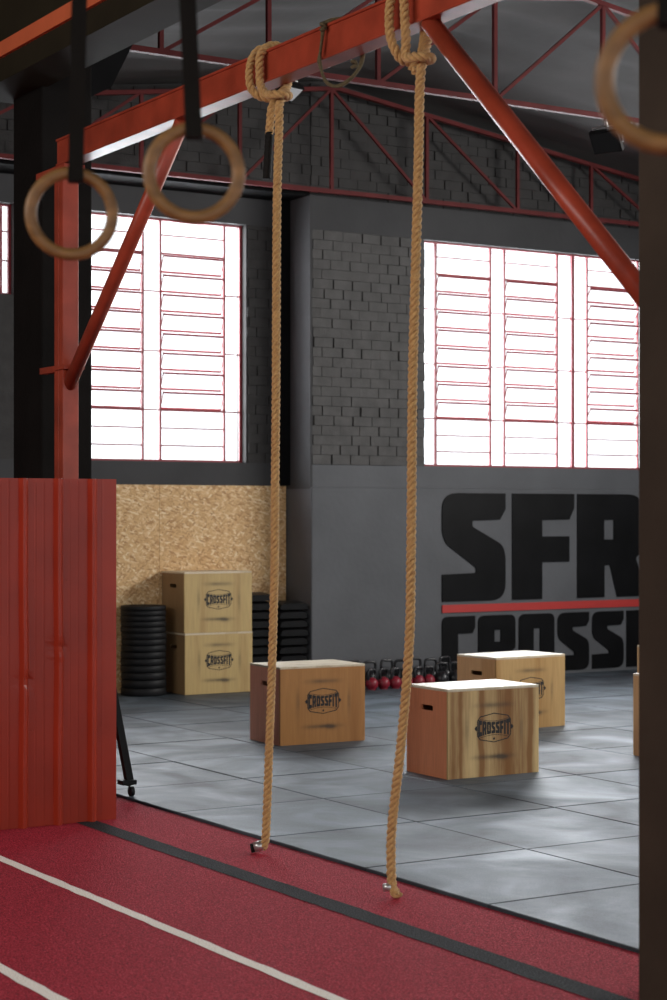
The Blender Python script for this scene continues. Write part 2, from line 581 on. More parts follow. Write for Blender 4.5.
# turf with lane lines
turf = thing('turf_carpet', 'red artificial turf running lane with black and white lines', 'turf', (0, 0, -0.022))
bm = bmesh.new()
box(bm, -5, 5.028, -4, 16.3, -0.002, 0.006)
obj('pile', bm, M['turf'], turf)
for (x0, x1, mm, nm, lb) in ((4.395, 4.525, 'turf_black', 'lane_line', 'black lane line beside the rubber tiles'), (3.575, 3.635, 'turf_white', 'lane_line', 'white lane line'), (2.705, 2.765, 'turf_white', 'lane_line', 'white lane line in the near corner')):
    bm = bmesh.new()
    N = 200
    L, R_ = [], []
    for k in range(N + 1):
        y = -4 + 20.3 * k / N
        L.append(bm.verts.new((x0 + random.uniform(-.004, .004), y, 0.0085)))
        R_.append(bm.verts.new((x1 + random.uniform(-.004, .004), y, 0.0085)))
    for k in range(N):
        bm.faces.new((L[k], R_[k], R_[k + 1], L[k + 1]))
    o = obj(nm, bm, M[mm], turf)
    o['label'] = lb

# ---- back wall
def bricks(bm, x0, x1, z0, z1, y, ztop=None, bw=0.235, bh=0.1, seed=3, depth=0.03, amt=0.012):
    """painted hollow-block masonry: uneven blocks standing proud of the joints, facing -Y"""
    rnd = random.Random(seed)
    nrow = int((z1 - z0) / bh + 0.999)
    for r_ in range(nrow):
        za, zb = z0 + r_ * bh, min(z1, z0 + (r_ + 1) * bh)
        off = (r_ % 2) * bw / 2 + rnd.uniform(-.02, .02)
        x = x0 - off
        while x < x1:
            xa, xb = max(x0, x), min(x1, x + bw)
            x += bw
            if xb - xa < 0.02:
                continue
            zt = zb
            if ztop:
                lim = min(ztop(xa), ztop(xb))
                if za > lim - 0.02:
                    continue
                zt = min(zb, lim)
            d = rnd.uniform(0, amt)
            s = rnd.uniform(-.6, .6) * amt
            gl = 0.003 + (0.009 if rnd.random() < .45 else 0)
            p = [(xa + gl, d + s), (xb - 0.003, d - s)]
            gz = 0.0025
            vs = []
            for (xx, dd) in p:
                for zz in (za + gz, zt - gz):
                    vs.append(bm.verts.new((xx, y - 0.008 - dd, zz)))
            vb = []
            for (xx, dd) in p:
                for zz in (za + gz, zt - gz):
                    vb.append(bm.verts.new((xx, y + depth, zz)))
            bm.faces.new((vs[0], vs[2], vs[3], vs[1]))
            bm.faces.new((vs[0], vs[1], vb[1], vb[0]))
            bm.faces.new((vs[2], vb[2], vb[3], vs[3]))
            bm.faces.new((vs[1], vs[3], vb[3], vb[1]))
            bm.faces.new((vs[0], vb[0], vb[2], vs[2]))

ZS, ZT = 2.278, 4.680      # window sill / head, main wall
ZS1, ZT1 = 2.297, 4.745    # the same in the left bay
X2A, X2B = 11.225, 15.28   # window 2 opening
X1A, X1B = 7.22, 9.335     # window 1 opening

wb = thing('wall_back', 'grey back wall of painted brick and plaster', 'wall', kind='structure')
bm = bmesh.new()
box(bm, XC + 0.004, 15.6, YW - 0.032, YL + 0.2, -0.05, 2.045)         # lower plaster
obj('lower_plaster', bm, M['wall'], wb, bevel=0.012)
bm = bmesh.new()
box(bm, XC + 0.004, 15.6, YW, YL + 0.2, 2.03, ZS)                     # sill band
obj('sill_band', bm, M['wall'], wb)
bm = bmesh.new()
box(bm, XC - 0.004, XC + 0.025, YW - 0.014, YL + 0.1, 2.03, 4.70)     # pier edge at the corner, darker plaster standing in for shade
obj('corner_pier', bm, M['wall_dark'], wb)
bm = bmesh.new()
box(bm, XC - 0.006, 15.6, YW - 0.012, YW + 0.50, ZT, 5.03)                    # head band
obj('lintel_band', bm, M['wall_dark'], wb)
bm = bmesh.new()
box(bm, 4.4, XC - 0.008, YW + 0.002, YW + 0.50, 5.02, 5.12)  # black box added under the gable, shade put into its colour
obj('soffit_shade', bm, M['flat_black'], wb)
bm = bmesh.new()
box(bm, XC + 0.02, X2A, YW + 0.0, YW + 0.3, ZS, ZT)                  # backing behind bricks
box(bm, X2B, 15.6, YW, YW + 0.3, ZS, ZT)
v = [(XC, 5.03), (15.6, 5.03), (15.6, roof(15.6) + .02), (RIDGE_X, roof(RIDGE_X) + .02), (XC, roof(XC) + .02)]
prism(bm, v, [], lambda u, w, d: (u, YW + 0.3 - d, w), 0.3)
obj('brick_backing', bm, M['brick_dark'], wb)
bm = bmesh.new()
bricks(bm, XC + 0.02, X2A, ZS, ZT, YW, seed=5)
obj('brick_infill', bm, M['brick'], wb)
bm = bmesh.new()
bricks(bm, XC, 15.4, 5.03, 6.3, YW, ztop=lambda x: roof(x), seed=9)
obj('gable_brick', bm, M['brick_dark'], wb)

wl = thing('wall_back_left', 'recessed dark wall bay behind the strand boards', 'wall', kind='structure')
bm = bmesh.new()
box(bm, 4.4, XC, YL, YL + 0.2, -0.05, ZS1)
obj('lower_plaster', bm, M['wall_dark'], wl)
bm = bmesh.new()
box(bm, 4.4, XC, YL - 0.01, YL + 0.2, ZT1, 5.1)
obj('lintel_band', bm, M['wall_dark'], wl)
bm = bmesh.new()
box(bm, X1B, XC, YL, YL + 0.2, ZS1, ZT1)
box(bm, 6.80, X1A, YL, YL + 0.2, ZS1, ZT1)
box(bm, 4.4, 5.6, YL, YL + 0.2, ZS1, ZT1)
box(bm, 5.6, 6.80, YL, YL + 0.2, ZS1, 3.87)
v = [(4.4, 5.1), (XC, 5.1), (XC, roof(XC) + .02), (4.4, roof(4.4) + .02)]
prism(bm, v, [], lambda u, w, d: (u, YL + 0.2 - d, w), YL + 0.2 - YW)
box(bm, 4.2, 15.8, YL + 0.21, YL + 0.31, 5.0, 6.45)
obj('brick_backing', bm, M['brick_dark'], wl)
bm = bmesh.new()
bricks(bm, X1B + 0.005, XC - 0.11, ZS1, ZT1, YL, seed=15)
bricks(bm, 4.4, XC, 5.03 + .1, 6.3, YW, ztop=lambda x: roof(x), seed=19)
obj('brick_infill', bm, M['brick_dark'], wl)
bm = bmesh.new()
box(bm, XC - 0.115, XC - 0.006, YL - 0.10, YL + 0.01, 2.07, 5.02)  # black strip standing in the wall corner
tag(obj('corner_strip_1', bm, M['flat_black']), 'black vertical strip in the wall corner above the strand boards', 'corner_strip', kind='structure')

bm = bmesh.new()
box(bm, 15.6, 15.8, -4, 17, -0.05, 6)
tag(obj('wall_right', bm, M['wall']), 'grey side wall beyond the pillar', 'wall', kind='structure')
bm = bmesh.new()
box(bm, -5.2, -5.0, -4, 17, -0.05, 6)
tag(obj('wall_left', bm, M['wall_dark']), 'dark side wall of the running lane hall', 'wall', kind='structure')
bm = bmesh.new()
box(bm, -5.0, 4.4, YL, YL + .2, -0.05, 6.4)
tag(obj('wall_back_lane', bm, M['wall_dark']), 'dark end wall of the running lane hall', 'wall', kind='structure')

# ---- ceiling: wrinkled fabric lining under a pitched roof
bm = bmesh.new()
xs = [4.5 + 11.2 * k / 70 for k in range(71)]
ys = [-3.5 + 20.4 * k / 150 for k in range(151)]
grid = []
for x in xs:
    row = []
    for y in ys:
        w = 0.05 * noise.noise(Vector((x * 0.35, y * 1.6, 1.3))) + 0.03 * noise.noise(Vector((x * 0.8 + 4, y * 3.7, 2.1)))
        w += 0.03 * (1 - abs(noise.noise(Vector((x * 0.3 + 7, y * 2.4, 4.0)))) * 2) ** 5 + 0.012 * math.sin(y * 9.0 + 3.0 * noise.noise(Vector((x * .4, y * .4, 0))))
        row.append(bm.verts.new((x, y, roof(x) + 0.02 + w)))
    grid.append(row)
for i in range(len(xs) - 1):
    for j in range(len(ys) - 1):
        bm.faces.new((grid[i][j], grid[i][j + 1], grid[i + 1][j + 1], grid[i + 1][j]))
tag(obj('ceiling', bm, M['fabric'], smooth=True), 'wrinkled grey lining stretched under the pitched roof', 'ceiling', kind='structure')
bm = bmesh.new()
box(bm, 4.2, 16, -4, 17.2, 6.4, 6.5)
box(bm, -5.2, 4.6, -4, 17.2, 5.6, 5.7)
tag(obj('ceiling_deck', bm, M['fascia']), 'dark roof deck over the running lane', 'ceiling', kind='structure')

# ---- eave beam, concrete column, pillar
eb = thing('eave_beam', 'dark longitudinal beam with an orange-red steel strip, upper left', 'beam', kind='structure')
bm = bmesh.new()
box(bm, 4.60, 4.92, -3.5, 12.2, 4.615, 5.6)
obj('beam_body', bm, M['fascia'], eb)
bm = bmesh.new()
box(bm, 4.575, 4.61, -3.5, 12.2, 4.765, 4.862)
obj('steel_strip', bm, M['orange_steel'], eb)
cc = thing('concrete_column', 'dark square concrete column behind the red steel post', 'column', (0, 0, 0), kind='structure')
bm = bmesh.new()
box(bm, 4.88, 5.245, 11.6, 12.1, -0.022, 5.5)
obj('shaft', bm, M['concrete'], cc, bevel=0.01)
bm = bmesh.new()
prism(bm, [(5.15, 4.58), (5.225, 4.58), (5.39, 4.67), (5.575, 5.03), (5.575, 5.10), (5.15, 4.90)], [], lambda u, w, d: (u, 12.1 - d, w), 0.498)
obj('haunch', bm, M['flat_black'], cc)
bm = bmesh.new()
box(bm, 4.30, 4.74, 4.42, 4.955, -0.022, 5.6)
tag(obj('pillar', bm, M['pillar'], bevel=0.008), 'dark brown square pillar along the right edge', 'pillar', kind='structure')

# ---- windows
def steel_window(name, label, x0, x1, z0, z1, y, columns, fixed_lines, mullions, louv=(.1435, .0804, 8), top_line=.067, bot_lines=(.861, .933), tilt=24):
    """columns: (xa, xb) of each louvre bank; fixed glazing elsewhere; fractions measured from the head down"""
    w = thing(name, label, 'window', (0, 0, 0), kind='structure')
    H = z1 - z0
    zf = lambda f: z1 - f * H
    fr = bmesh.new()
    t = 0.022
    for z in (z0 + t / 2, z1 - t / 2):
        bar(fr, (x0, y, z), (x1, y, z), 0.035, t)
    for x in (x0 + t / 2, x1 - t / 2):
        bar(fr, (x, y, z0), (x, y, z1), 0.022, 0.035, up=(1, 0, 0))
    for x in mullions:
        box(fr, x - 0.02, x + 0.02, y - 0.02, y + 0.02, z0, z1)
    edges = [x0]
    for xa, xb in columns:
        for x in (xa, xb):
            box(fr, x - 0.011, x + 0.011, y - 0.014, y + 0.014, z0, z1)
        edges += [xa, xb]
        for f in (top_line,) + tuple(bot_lines):
            box(fr, xa, xb, y - 0.008, y + 0.008, zf(f) - 0.007, zf(f) + 0.007)
        for f in (louv[0], louv[0] + louv[1] * louv[2]):
            box(fr, xa, xb, y - 0.012, y + 0.012, zf(f) - 0.011, zf(f) + 0.011)
    edges.append(x1)
    for k in range(0, len(edges), 2):
        for f in fixed_lines:
            box(fr, edges[k], edges[k + 1], y - 0.008, y + 0.008, zf(f) - 0.007, zf(f) + 0.007)
    obj('window_frame', fr, M['red_window'], w)
    gp = bmesh.new()
    def pane(xa, xb, za, zb, yy=y + 0.004):
        gp.faces.new([gp.verts.new(p) for p in ((xa, yy, za), (xb, yy, za), (xb, yy, zb), (xa, yy, zb))])
    for k in range(0, len(edges), 2):
        pane(edges[k], edges[k + 1], z0, z1)
    for xa, xb in columns:
        pane(xa, xb, zf(louv[0]), z1)
        pane(xa, xb, z0, zf(louv[0] + louv[1] * louv[2]))
    obj('fixed_glass', gp, M['glass'], w)
    for ci, (xa, xb) in enumerate(columns):
        tl_ = tilt[ci] if isinstance(tilt, (list, tuple)) else tilt
        for k in range(louv[2]):
            zc = zf(louv[0] + louv[1] * (k + 0.5))
            hh = louv[1] * H / 2 - 0.004
            lb = bmesh.new()
            a, b_ = xa + 0.018, xb - 0.018
            th = 0.02
            for s in (-1, 1):
                box(lb, a, b_, -0.009, 0.009, s * hh - th * (s > 0), s * hh + th * (s < 0))
            box(lb, a, a + 0.007, -0.006, 0.006, -hh, hh)
            box(lb, b_ - 0.007, b_, -0.006, 0.006, -hh, hh)
            f = lb.faces.new([lb.verts.new(p) for p in ((a, 0, -hh), (b_, 0, -hh), (b_, 0, hh), (a, 0, hh))])
            f.material_index = 1
            o = obj('louver', lb, [M['red_window'], M['glass']], w)
            o.location = (0, y, zc)
            o.rotation_euler = (math.radians(tl_), 0, 0)
    return w

steel_window('window_1', 'bright steel window with louvres, left, above the strand boards', X1A, X1B, ZS1, ZT1, YL + 0.1,
             [(7.40, 8.205), (8.40, 9.131)], (.30, .545, .787), [], tilt=(14, 24))
steel_window('window_2', 'wide bright steel window with louvre banks, right, above the wall lettering', X2A, X2B, ZS, ZT, YW + 0.07,
             [(11.419, 12.143), (12.333, 13.067), (13.492, 14.243), (14.43, 15.12)], (.30, .545, .787), [13.283], tilt=(20, 20, 34, 34))
steel_window('window_3', 'small part of a window seen left of the dark column', 5.6, 6.80, 3.87, ZT1, YL + 0.1,
             [(5.75, 6.70)], (.3, .62), [], louv=(.15, .2, 4), top_line=.07, bot_lines=(.97,))

# ================================================================== STEELWORK
# ---- roof trusses
def truss(label, y, nodes, web, lo=5.04):
    t = thing('roof_truss', label, 'truss', (RIDGE_X, y, lo), group='red roof trusses')
    L = lambda x, z: (x - RIDGE_X, 0, z - lo)
    tz = lambda x: roof(x) - 0.10
    bm = bmesh.new()
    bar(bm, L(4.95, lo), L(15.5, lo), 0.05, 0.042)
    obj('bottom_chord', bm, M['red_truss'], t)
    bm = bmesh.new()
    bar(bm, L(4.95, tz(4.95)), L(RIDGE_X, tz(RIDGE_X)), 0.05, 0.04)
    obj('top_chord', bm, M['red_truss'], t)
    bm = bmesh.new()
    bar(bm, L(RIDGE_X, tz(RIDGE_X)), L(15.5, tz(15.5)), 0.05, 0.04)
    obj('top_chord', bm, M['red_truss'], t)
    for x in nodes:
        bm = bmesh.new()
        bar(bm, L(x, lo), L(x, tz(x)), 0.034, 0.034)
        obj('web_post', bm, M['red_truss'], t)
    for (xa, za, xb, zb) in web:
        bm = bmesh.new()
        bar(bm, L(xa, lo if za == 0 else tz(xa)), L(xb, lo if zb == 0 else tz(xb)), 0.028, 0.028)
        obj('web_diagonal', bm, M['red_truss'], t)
    return t
nA = [5.7, 6.75, 7.8, 8.87, 9.93, 11.1, 12.29, 13.31, 14.3]
wA = [(nA[i], 0, nA[i + 1], 1) for i in range(4)] + [(nA[i], 1, nA[i + 1], 0) for i in range(4, 8)]
truss('red steel roof truss against the back wall above the windows', 16.12, nA, wA)
nB = [6.06, 6.96, 7.94, 9.07, 10.2, 11.3, 12.4, 13.5, 14.6]
wB = [(5.2, 0, 6.06, 1)] + [(nB[i], 0, nB[i + 1], 1) for i in range(4)] + [(nB[i], 1, nB[i + 1], 0) for i in range(4, 8)]
truss('red steel roof truss crossing overhead with floodlights under it', 12.2, nB, wB, lo=5.12)

# ---- red climbing frame: posts, top beam, braces
XB = 4.84
fr = thing('steel_frame', 'red steel climbing frame carrying the two ropes', 'frame', (XB, 11.06, -0.016))
def FL(y, z, dx=0.0):
    return (dx, y - 11.06, z + 0.016)
def channel_post(name, y):
    bm = bmesh.new()
    yy = y - 11.06
    box(bm, -0.055, 0.055, yy + 0.003, yy + 0.068, 0, 4.016)
    box(bm, -0.055, 0.055, yy - 0.068, yy - 0.003, 0, 4.016)
    box(bm, -0.048, 0.048, yy - 0.004, yy + 0.004, 0, 4.0)
    o = obj(name, bm, M['red_paint'], fr, bevel=0.006)
    # base plate
    b2 = bmesh.new()
    box(b2, -0.1, 0.1, yy - 0.11, yy + 0.11, 0.0, 0.012)
    obj('base_plate', b2, M['red_paint'], o)
channel_post('post', 11.10)
channel_post('post', 5.33)
bm = bmesh.new()
box(bm, -0.058, 0.058, 5.25 - 11.06, 11.14 - 11.06, 4.0 + .016, 4.012 + .016)
box(bm, -0.058, 0.058, 5.25 - 11.06, 11.14 - 11.06, 4.155 + .016, 4.17 + .016)
box(bm, -0.048, 0.048, 5.25 - 11.06, 11.14 - 11.06, 4.01 + .016, 4.16 + .016)
obj('top_beam', bm, M['red_paint'], fr, bevel=0.003)
for (ya, za, yb, zb) in ((9.46, 4.0, 11.07, 2.58), (7.00, 4.0, 5.38, 2.46)):
    bm = bmesh.new()
    tube(bm, [FL(ya, za), FL(yb, zb)], 0.044, 20)
    obj('brace', bm, M['red_paint'], fr)
for z in (2.70, 3.98):
    bm = bmesh.new()
    box(bm, -0.07, 0.07, -0.09, 0.09, z - 0.012 + .016, z + 0.012 + .016)
    box(bm, -0.05, 0.0, 0.05, 0.36 if z < 3 else 0.42, z - 0.02 + .016, z + 0.02 + .016)
    obj('wall_bracket', bm, M['red_paint'], fr)

# ---- corrugated red panel
pn = thing('corrugated_panel', 'red corrugated metal panel standing on the turf', 'panel', (4.657, 9.95, -0.016))
bm = bmesh.new()
ribs = [4.422 - 0.2127 * k for k in range(0, 13)]
prof = [(4.587, 0.012), (4.583, 0.0)]
prof += [(4.50, 0.0), (4.497, -0.0012), (4.491, -0.0012), (4.488, 0.0)]
for c in ribs:
    prof += [(c + 0.036, 0.0), (c + 0.012, -0.034), (c - 0.008, -0.036), (c - 0.022, 0.0)]
    prof += [(c - 0.075, 0.0), (c - 0.078, -0.0012), (c - 0.086, -0.0012), (c - 0.089, 0.0)]
    prof += [(c - 0.125, 0.0), (c - 0.128, -0.0012), (c - 0.136, -0.0012), (c - 0.139, 0.0)]
nz = 66
cols_ = []
HZ = 1.985
dents = [(4.216, 1.02, 0.03, 0.013), (4.011, 0.83, 0.035, 0.016), (4.216, 0.98, 0.02, -0.008)]
for (x, dy) in prof:
    c_ = []
    for k in range(nz + 1):
        z = HZ * k / nz
        yy = dy
        for (dx_, dz_, rad, am) in dents:
            q = ((x - dx_) / 0.03) ** 2 + ((z - dz_) / rad) ** 2
            yy += am * math.exp(-q)
        yy += 0.004 * noise.noise(Vector((x * 3, z * 1.3, 5)))
        sway = 0.006 * math.exp(-((z - 0.9) / 0.35) ** 2) if abs(x - 4.216) < 0.04 or abs(x - 4.011) < .04 else 0
        c_.append(bm.verts.new((x + sway - 4.587, yy, z)))
    cols_.append(c_)
for i in range(len(cols_) - 1):
    for k in range(nz):
        bm.faces.new((cols_[i][k], cols_[i + 1][k], cols_[i + 1][k + 1], cols_[i][k + 1]))
sh = obj('sheet', bm, M['red_sheet'], pn)
md = sh.modifiers.new('thick', 'SOLIDIFY')
md.thickness = 0.004
bm = bmesh.new()
for x in (-0.035, -1.2, -2.4):
    box(bm, x - 0.02, x + 0.02, 0.016, 0.056, 0, 1.96)
for z in (0.1, 1.0, 1.93):
    box(bm, -2.44, -0.012, 0.016, 0.05, z - 0.02, z + 0.02)
obj('support_frame', bm, M['red_sheet'], pn)
bm = bmesh.new()
for x in [c - 4.587 + 0.06 for c in ribs[:5]]:
    for z in (0.55, 1.40):
        lathe(bm, [(0.0, -0.002), (0.006, 0.0), (0.006, 0.003)], 8, c=(x, -0.003, z))
obj('rivet', bm, M['red_sheet'], pn)['kind'] = 'stuff'

# ================================================================== ROPES
def strand_rope(bm, path, R=0.0235, pitch=0.095, strands=3, rs=None, phase=0.0, n=9):
    path = resample(path, pitch / 14)
    rs = rs or R * 0.47
    off = R - rs
    S = [[] for _ in range(strands)]
    prev = None
    for i, p in enumerate(path):
        t = (path[min(i + 1, len(path) - 1)] - path[max(i - 1, 0)]).normalized()
        if prev is None:
            s = t.cross(Vector((0, 1, 0)))
            if s.length < .1:
                s = t.cross(Vector((1, 0, 0)))
        else:
            s = prev - t * prev.dot(t)
        s.normalize()
        prev = s
        q = t.cross(s)
        for k in range(strands):
            a = phase + 2 * PI * (i / 14 + k / strands)
            S[k].append(p + (s * math.cos(a) + q * math.sin(a)) * off)
    for k in range(strands):
        tube(bm, S[k], rs, n)

RX, RY = 0.851, -0.5255     # across the lane, the way the ropes sway
def climbing_rope(label, loc, hang, ky, tail=True, s1=0.10, s2=0.185, drop=0.0):
    """hang: points from the floor end up to the knot; knot tied round the beam at offset ky along it"""
    r = thing('climbing_rope', label, 'rope', (loc[0], loc[1], 0), group='climbing ropes')
    d = drop
    pts = [Vector((x - loc[0], y - loc[1], z)) for x, y, z in hang]
    knot = [(-.035, 0.0, 3.87 - d), (.02, .04, 3.945 - d * .5), (.085, .11, 4.04), (.088, .12, 4.13), (.04, .10, 4.192), (-.04, s1 - .01, 4.192), (-.092, s1, 4.14), (-.095, s1, 4.04), (-.095, s1 - .01, 3.98 - d * .6),
            (-.09, .04, 3.928 - d), (-.085, -.025, 3.915 - d), (-.045, -.062, 3.912 - d), (.008, -.02, 3.918 - d), (.02, .05, 3.925 - d), (-.01, .125, 3.93 - d), (-.065, s2 - .02, 3.945 - d), (-.098, s2 + .01, 4.0 - d * .4), (-.095, s2 + .01, 4.12), (-.045, s2, 4.192), (.04, s2 - .01, 4.192),
            (.088, s2 - .02, 4.12), (.085, .14, 4.02), (.03, .10, 3.95 - d), (-.025, .092, 3.88 - d)] + ([(-.03, .105, 3.80 - d), (-.03, .115, 3.74 - d)] if tail else [])
    pts += [Vector((x, y + ky, z)) for x, y, z in knot]
    bm = bmesh.new()
    strand_rope(bm, catmull(pts, 14))
    obj('rope_strands', bm, M['rope'], r)
    if tail:
        bm = bmesh.new()
        pp = [Vector((-.03, .114 + ky, 3.75)), Vector((-.03, .118 + ky, 3.70)), Vector((-.03, .128 + ky, 3.62)), Vector((-.03, .14 + ky, 3.51))]
        cp = catmull(pp, 8)
        tube(bm, cp, 0.021, 14, radii=[0.022 + 0.0015 * math.sin(i * 1.9) for i in range(len(cp))])
        o = obj('tail_whipping', bm, M['tape'], r)
        o['label'] = 'black taped tail end'
    return r

hangL = [(4.838, 8.547, .014), (4.846, 8.541, .026), (4.850, 8.534, .062), (4.851, 8.526, .145), (4.85, 8.512, .30), (4.85, 8.495, .55), (4.848, 8.470, .85), (4.845, 8.446, 1.16), (4.840, 8.42, 1.55), (4.835, 8.408, 1.84), (4.825, 8.38, 2.4), (4.817, 8.362, 2.9), (4.81, 8.342, 3.4), (4.811, 8.325, 3.75)]
rl = climbing_rope('thick tan climbing rope hanging left, its taped tail beside the knot', (4.848, 8.545), hangL, -.222)
bm = bmesh.new()
tube(bm, [Vector((-.004, .006, .026)), Vector((-.042, .030, .012))], 0.027, 14)
o = obj('end_clamp', bm, M['tape_silver'], rl)
o['label'] = 'metal clamp on the floor end'
bm = bmesh.new()
tube(bm, [Vector((-.042, .030, .012)), Vector((-.058, .040, .008))], 0.024, 14)
obj('end_band', bm, M['tape'], rl)

hangR = [(4.806, 7.205, .014), (4.800, 7.212, .006), (4.793, 7.226, .012), (4.79, 7.242, .06), (4.79, 7.248, .17), (4.79, 7.245, .28), (4.79, 7.222, .42), (4.79, 7.184, .60), (4.79, 7.145, .82), (4.79, 7.115, 1.02), (4.792, 7.094, 1.25), (4.795, 7.090, 1.55), (4.797, 7.088, 1.85), (4.797, 7.08, 2.35), (4.797, 7.055, 2.9), (4.797, 7.035, 3.3), (4.797, 7.024, 3.65)]
rr = climbing_rope('thick tan climbing rope hanging right, knotted next to the diagonal brace', (4.832, 7.265), hangR, -.255, tail=False, s1=.045, s2=.15, drop=.085)
bm = bmesh.new()
tube(bm, [Vector((-.048, -.03, .036)), Vector((-.076, -0.005, .028))], 0.019, 14)
o = obj('end_clamp', bm, M['tape_silver'], rr)
o['label'] = 'metal clamp on the floor end'

# thin old cord looped over the beam between the ropes
cd = bmesh.new()
cp = [(-.068, -.0, 4.17), (-.072, .012, 4.12), (-.074, .04, 4.03), (-.07, .045, 3.97), (-.05, .02, 3.885), (-.01, -.05, 3.86), (.03, -.12, 3.895), (.068, -.165, 3.97), (.075, -.16, 4.06), (.068, -.13, 4.15), (.03, -.08, 4.185), (-.03, -.03, 4.185)]
cp = catmull([Vector(p) for p in cp + [cp[0]]], 8)[:-1]
tube(cd, cp, 0.0085, 8, closed=True)
cp2 = [p + Vector((-.004, .012 * math.sin(i * .35), .004)) for i, p in enumerate(cp)]
tube(cd, cp2, 0.007, 8, closed=True)
for p in ((-.076, .0, 4.15), (.04, -.13, 3.96)):
    kn = [Vector(p) + Vector((.012 * math.cos(a * 2.0), .012 * math.sin(a * 2.0), .014 * math.sin(a))) for a in [2 * PI * k / 24 for k in range(24)]]
    tube(cd, kn, 0.009, 8, closed=True)
o = obj('cord_loop', cd, M['cord'])
o.location = (4.84, 7.81, 0)
o.scale = (1, 0.78, 1)
tag(o, 'thin frayed brown cord looped over the red beam between the ropes', 'cord')

# ================================================================== GYMNASTIC RINGS
def gym_ring(label, c, yaw, lean, top=5.59, dx=0.0, x0=0.0):
    """wooden ring hanging on a webbing strap; local x across the ring"""
    r = thing('gymnastic_ring', label, 'ring', c, yaw, group='gymnastic rings')
    bm = bmesh.new()
    R_, rr_ = 0.1025, 0.0155
    tube(bm, [(R_ * math.sin(2 * PI * k / 64), 0, R_ * math.cos(2 * PI * k / 64)) for k in range(64)], rr_, 16, closed=True)
    o = obj('wooden_ring', bm, M['ring_wood'], r)
    o.rotation_euler = (lean, 0, 0)
    H = top - c[2]
    bm = bmesh.new()
    w = 0.0195
    t = 0.004
    rows = []
    z0 = R_ - 0.022
    steps = 24
    for k in range(steps + 1):
        f = k / steps
        z = z0 + (H - z0) * f
        x = x0 + dx * f
        th = 0.019 * max(0.0, 1 - (z - z0) / 0.12) + t
        rows.append([bm.verts.new((x + a * w, b * th, z)) for a, b in ((-1, -1), (1, -1), (1, 1), (-1, 1))])
    for a, b in zip(rows, rows[1:]):
        for k in range(4):
            bm.faces.new((a[k], a[(k + 1) % 4], b[(k + 1) % 4], b[k]))
    bm.faces.new(rows[0][::-1])
    bm.faces.new(rows[-1])
    obj('strap', bm, M['strap'], r)
    return r
gym_ring('wooden gymnastic ring on a black strap, left, in front of the red post', (1.917, 4.364, 2.521), math.radians(-24), 0.03, dx=0.06, x0=0.010)
gym_ring('wooden gymnastic ring on a black strap, overlapping the left diagonal brace', (1.986, 3.827, 2.547), math.radians(-27), -0.02, dx=-0.14)
gym_ring('wooden gymnastic ring nearest the camera, cut by the upper right corner', (1.963, 2.185, 2.436), math.radians(-46), 0.03, dx=0.0)

# ================================================================== PLYO BOXES
BW, BD, BH = 0.75, 0.505, 0.60
def plyo_mats(tag_, f1, f2, s1, s2, streak, bands=()):
    return (wood_mat('ply_front_' + tag_, f1, f2, streak, bands=bands), wood_mat('ply_side_' + tag_, s1, s2, streak, burn=False), wood_mat('ply_top_' + tag_, (0.72, 0.62, 0.46), (0.58, 0.46, 0.30), 3, burn=False))  # side colours carry painted turf bounce and shade, tops painted window light

def emblem(bm, W, H, y):
    """stamped badge: double elongated hexagon, arched word, side diamonds, small star"""
    cx, cz = 0.0, 0.545 * BH
    to3 = lambda u, v, d: (cx + u, y - d, cz + v)
    dp = 0.0012
    def hexring(w, h, t):
        P = lambda s: [(-w + s, -h * .52 + s * .3), (-w + s, h * .52 - s * .3), (-w * .82 + s * .6, h * .80 - s), (0, h - s), (w * .82 - s * .6, h * .80 - s), (w - s, h * .52 - s * .3), (w - s, -h * .52 + s * .3), (w * .82 - s * .6, -h * .80 + s), (0, -h + s), (-w * .82 + s * .6, -h * .80 + s)]
        prism(bm, P(0), [P(t)], to3, dp)
    hexring(0.140, 0.100, 0.0062)
    word = 'CrOSSFIT'
    ws = [1, 1.05, 1.05, 1, 1, .92, .42, 1]
    tot = sum(ws) + .14 * 7
    span = 0.262
    x = -span / 2
    k = span / tot
    for ch, w_ in zip(word, ws):
        outer, holes = GL[ch]
        def wp(p):
            u = x + p[0] * w_ * k
            s = 1 + 0.55 * (abs(u) / (span / 2)) ** 1.7
            return (u, (p[1] - .5) * 0.076 * s)
        prism(bm, [wp(p) for p in outer], [[wp(p) for p in h] for h in holes], to3, dp)
        x += (w_ + .14) * k
    for sx in (-1, 1):
        c = sx * 0.147
        prism(bm, [(c - .014, 0), (c, .018), (c + .014, 0), (c, -.018)], [], to3, dp * 1.5)
    st = [((0.012 if i % 2 == 0 else .006) * math.sin(2 * PI * i / 10), -.074 + (0.012 if i % 2 == 0 else .006) * math.cos(2 * PI * i / 10)) for i in range(10)]
    prism(bm, st, [], to3, dp)
    # two thin arcs above and below the word
    for sg in (1, -1):
        top = [(u, sg * (.046 + .02 * (abs(u) / .13) ** 1.7)) for u in [(-.118 + .236 * i / 16) for i in range(17)]]
        bot = [(u, v - .0032) for u, v in reversed(top)]
        if sg == -1:
            top = [p for p in top]
        prism(bm, top + bot, [], to3, dp)

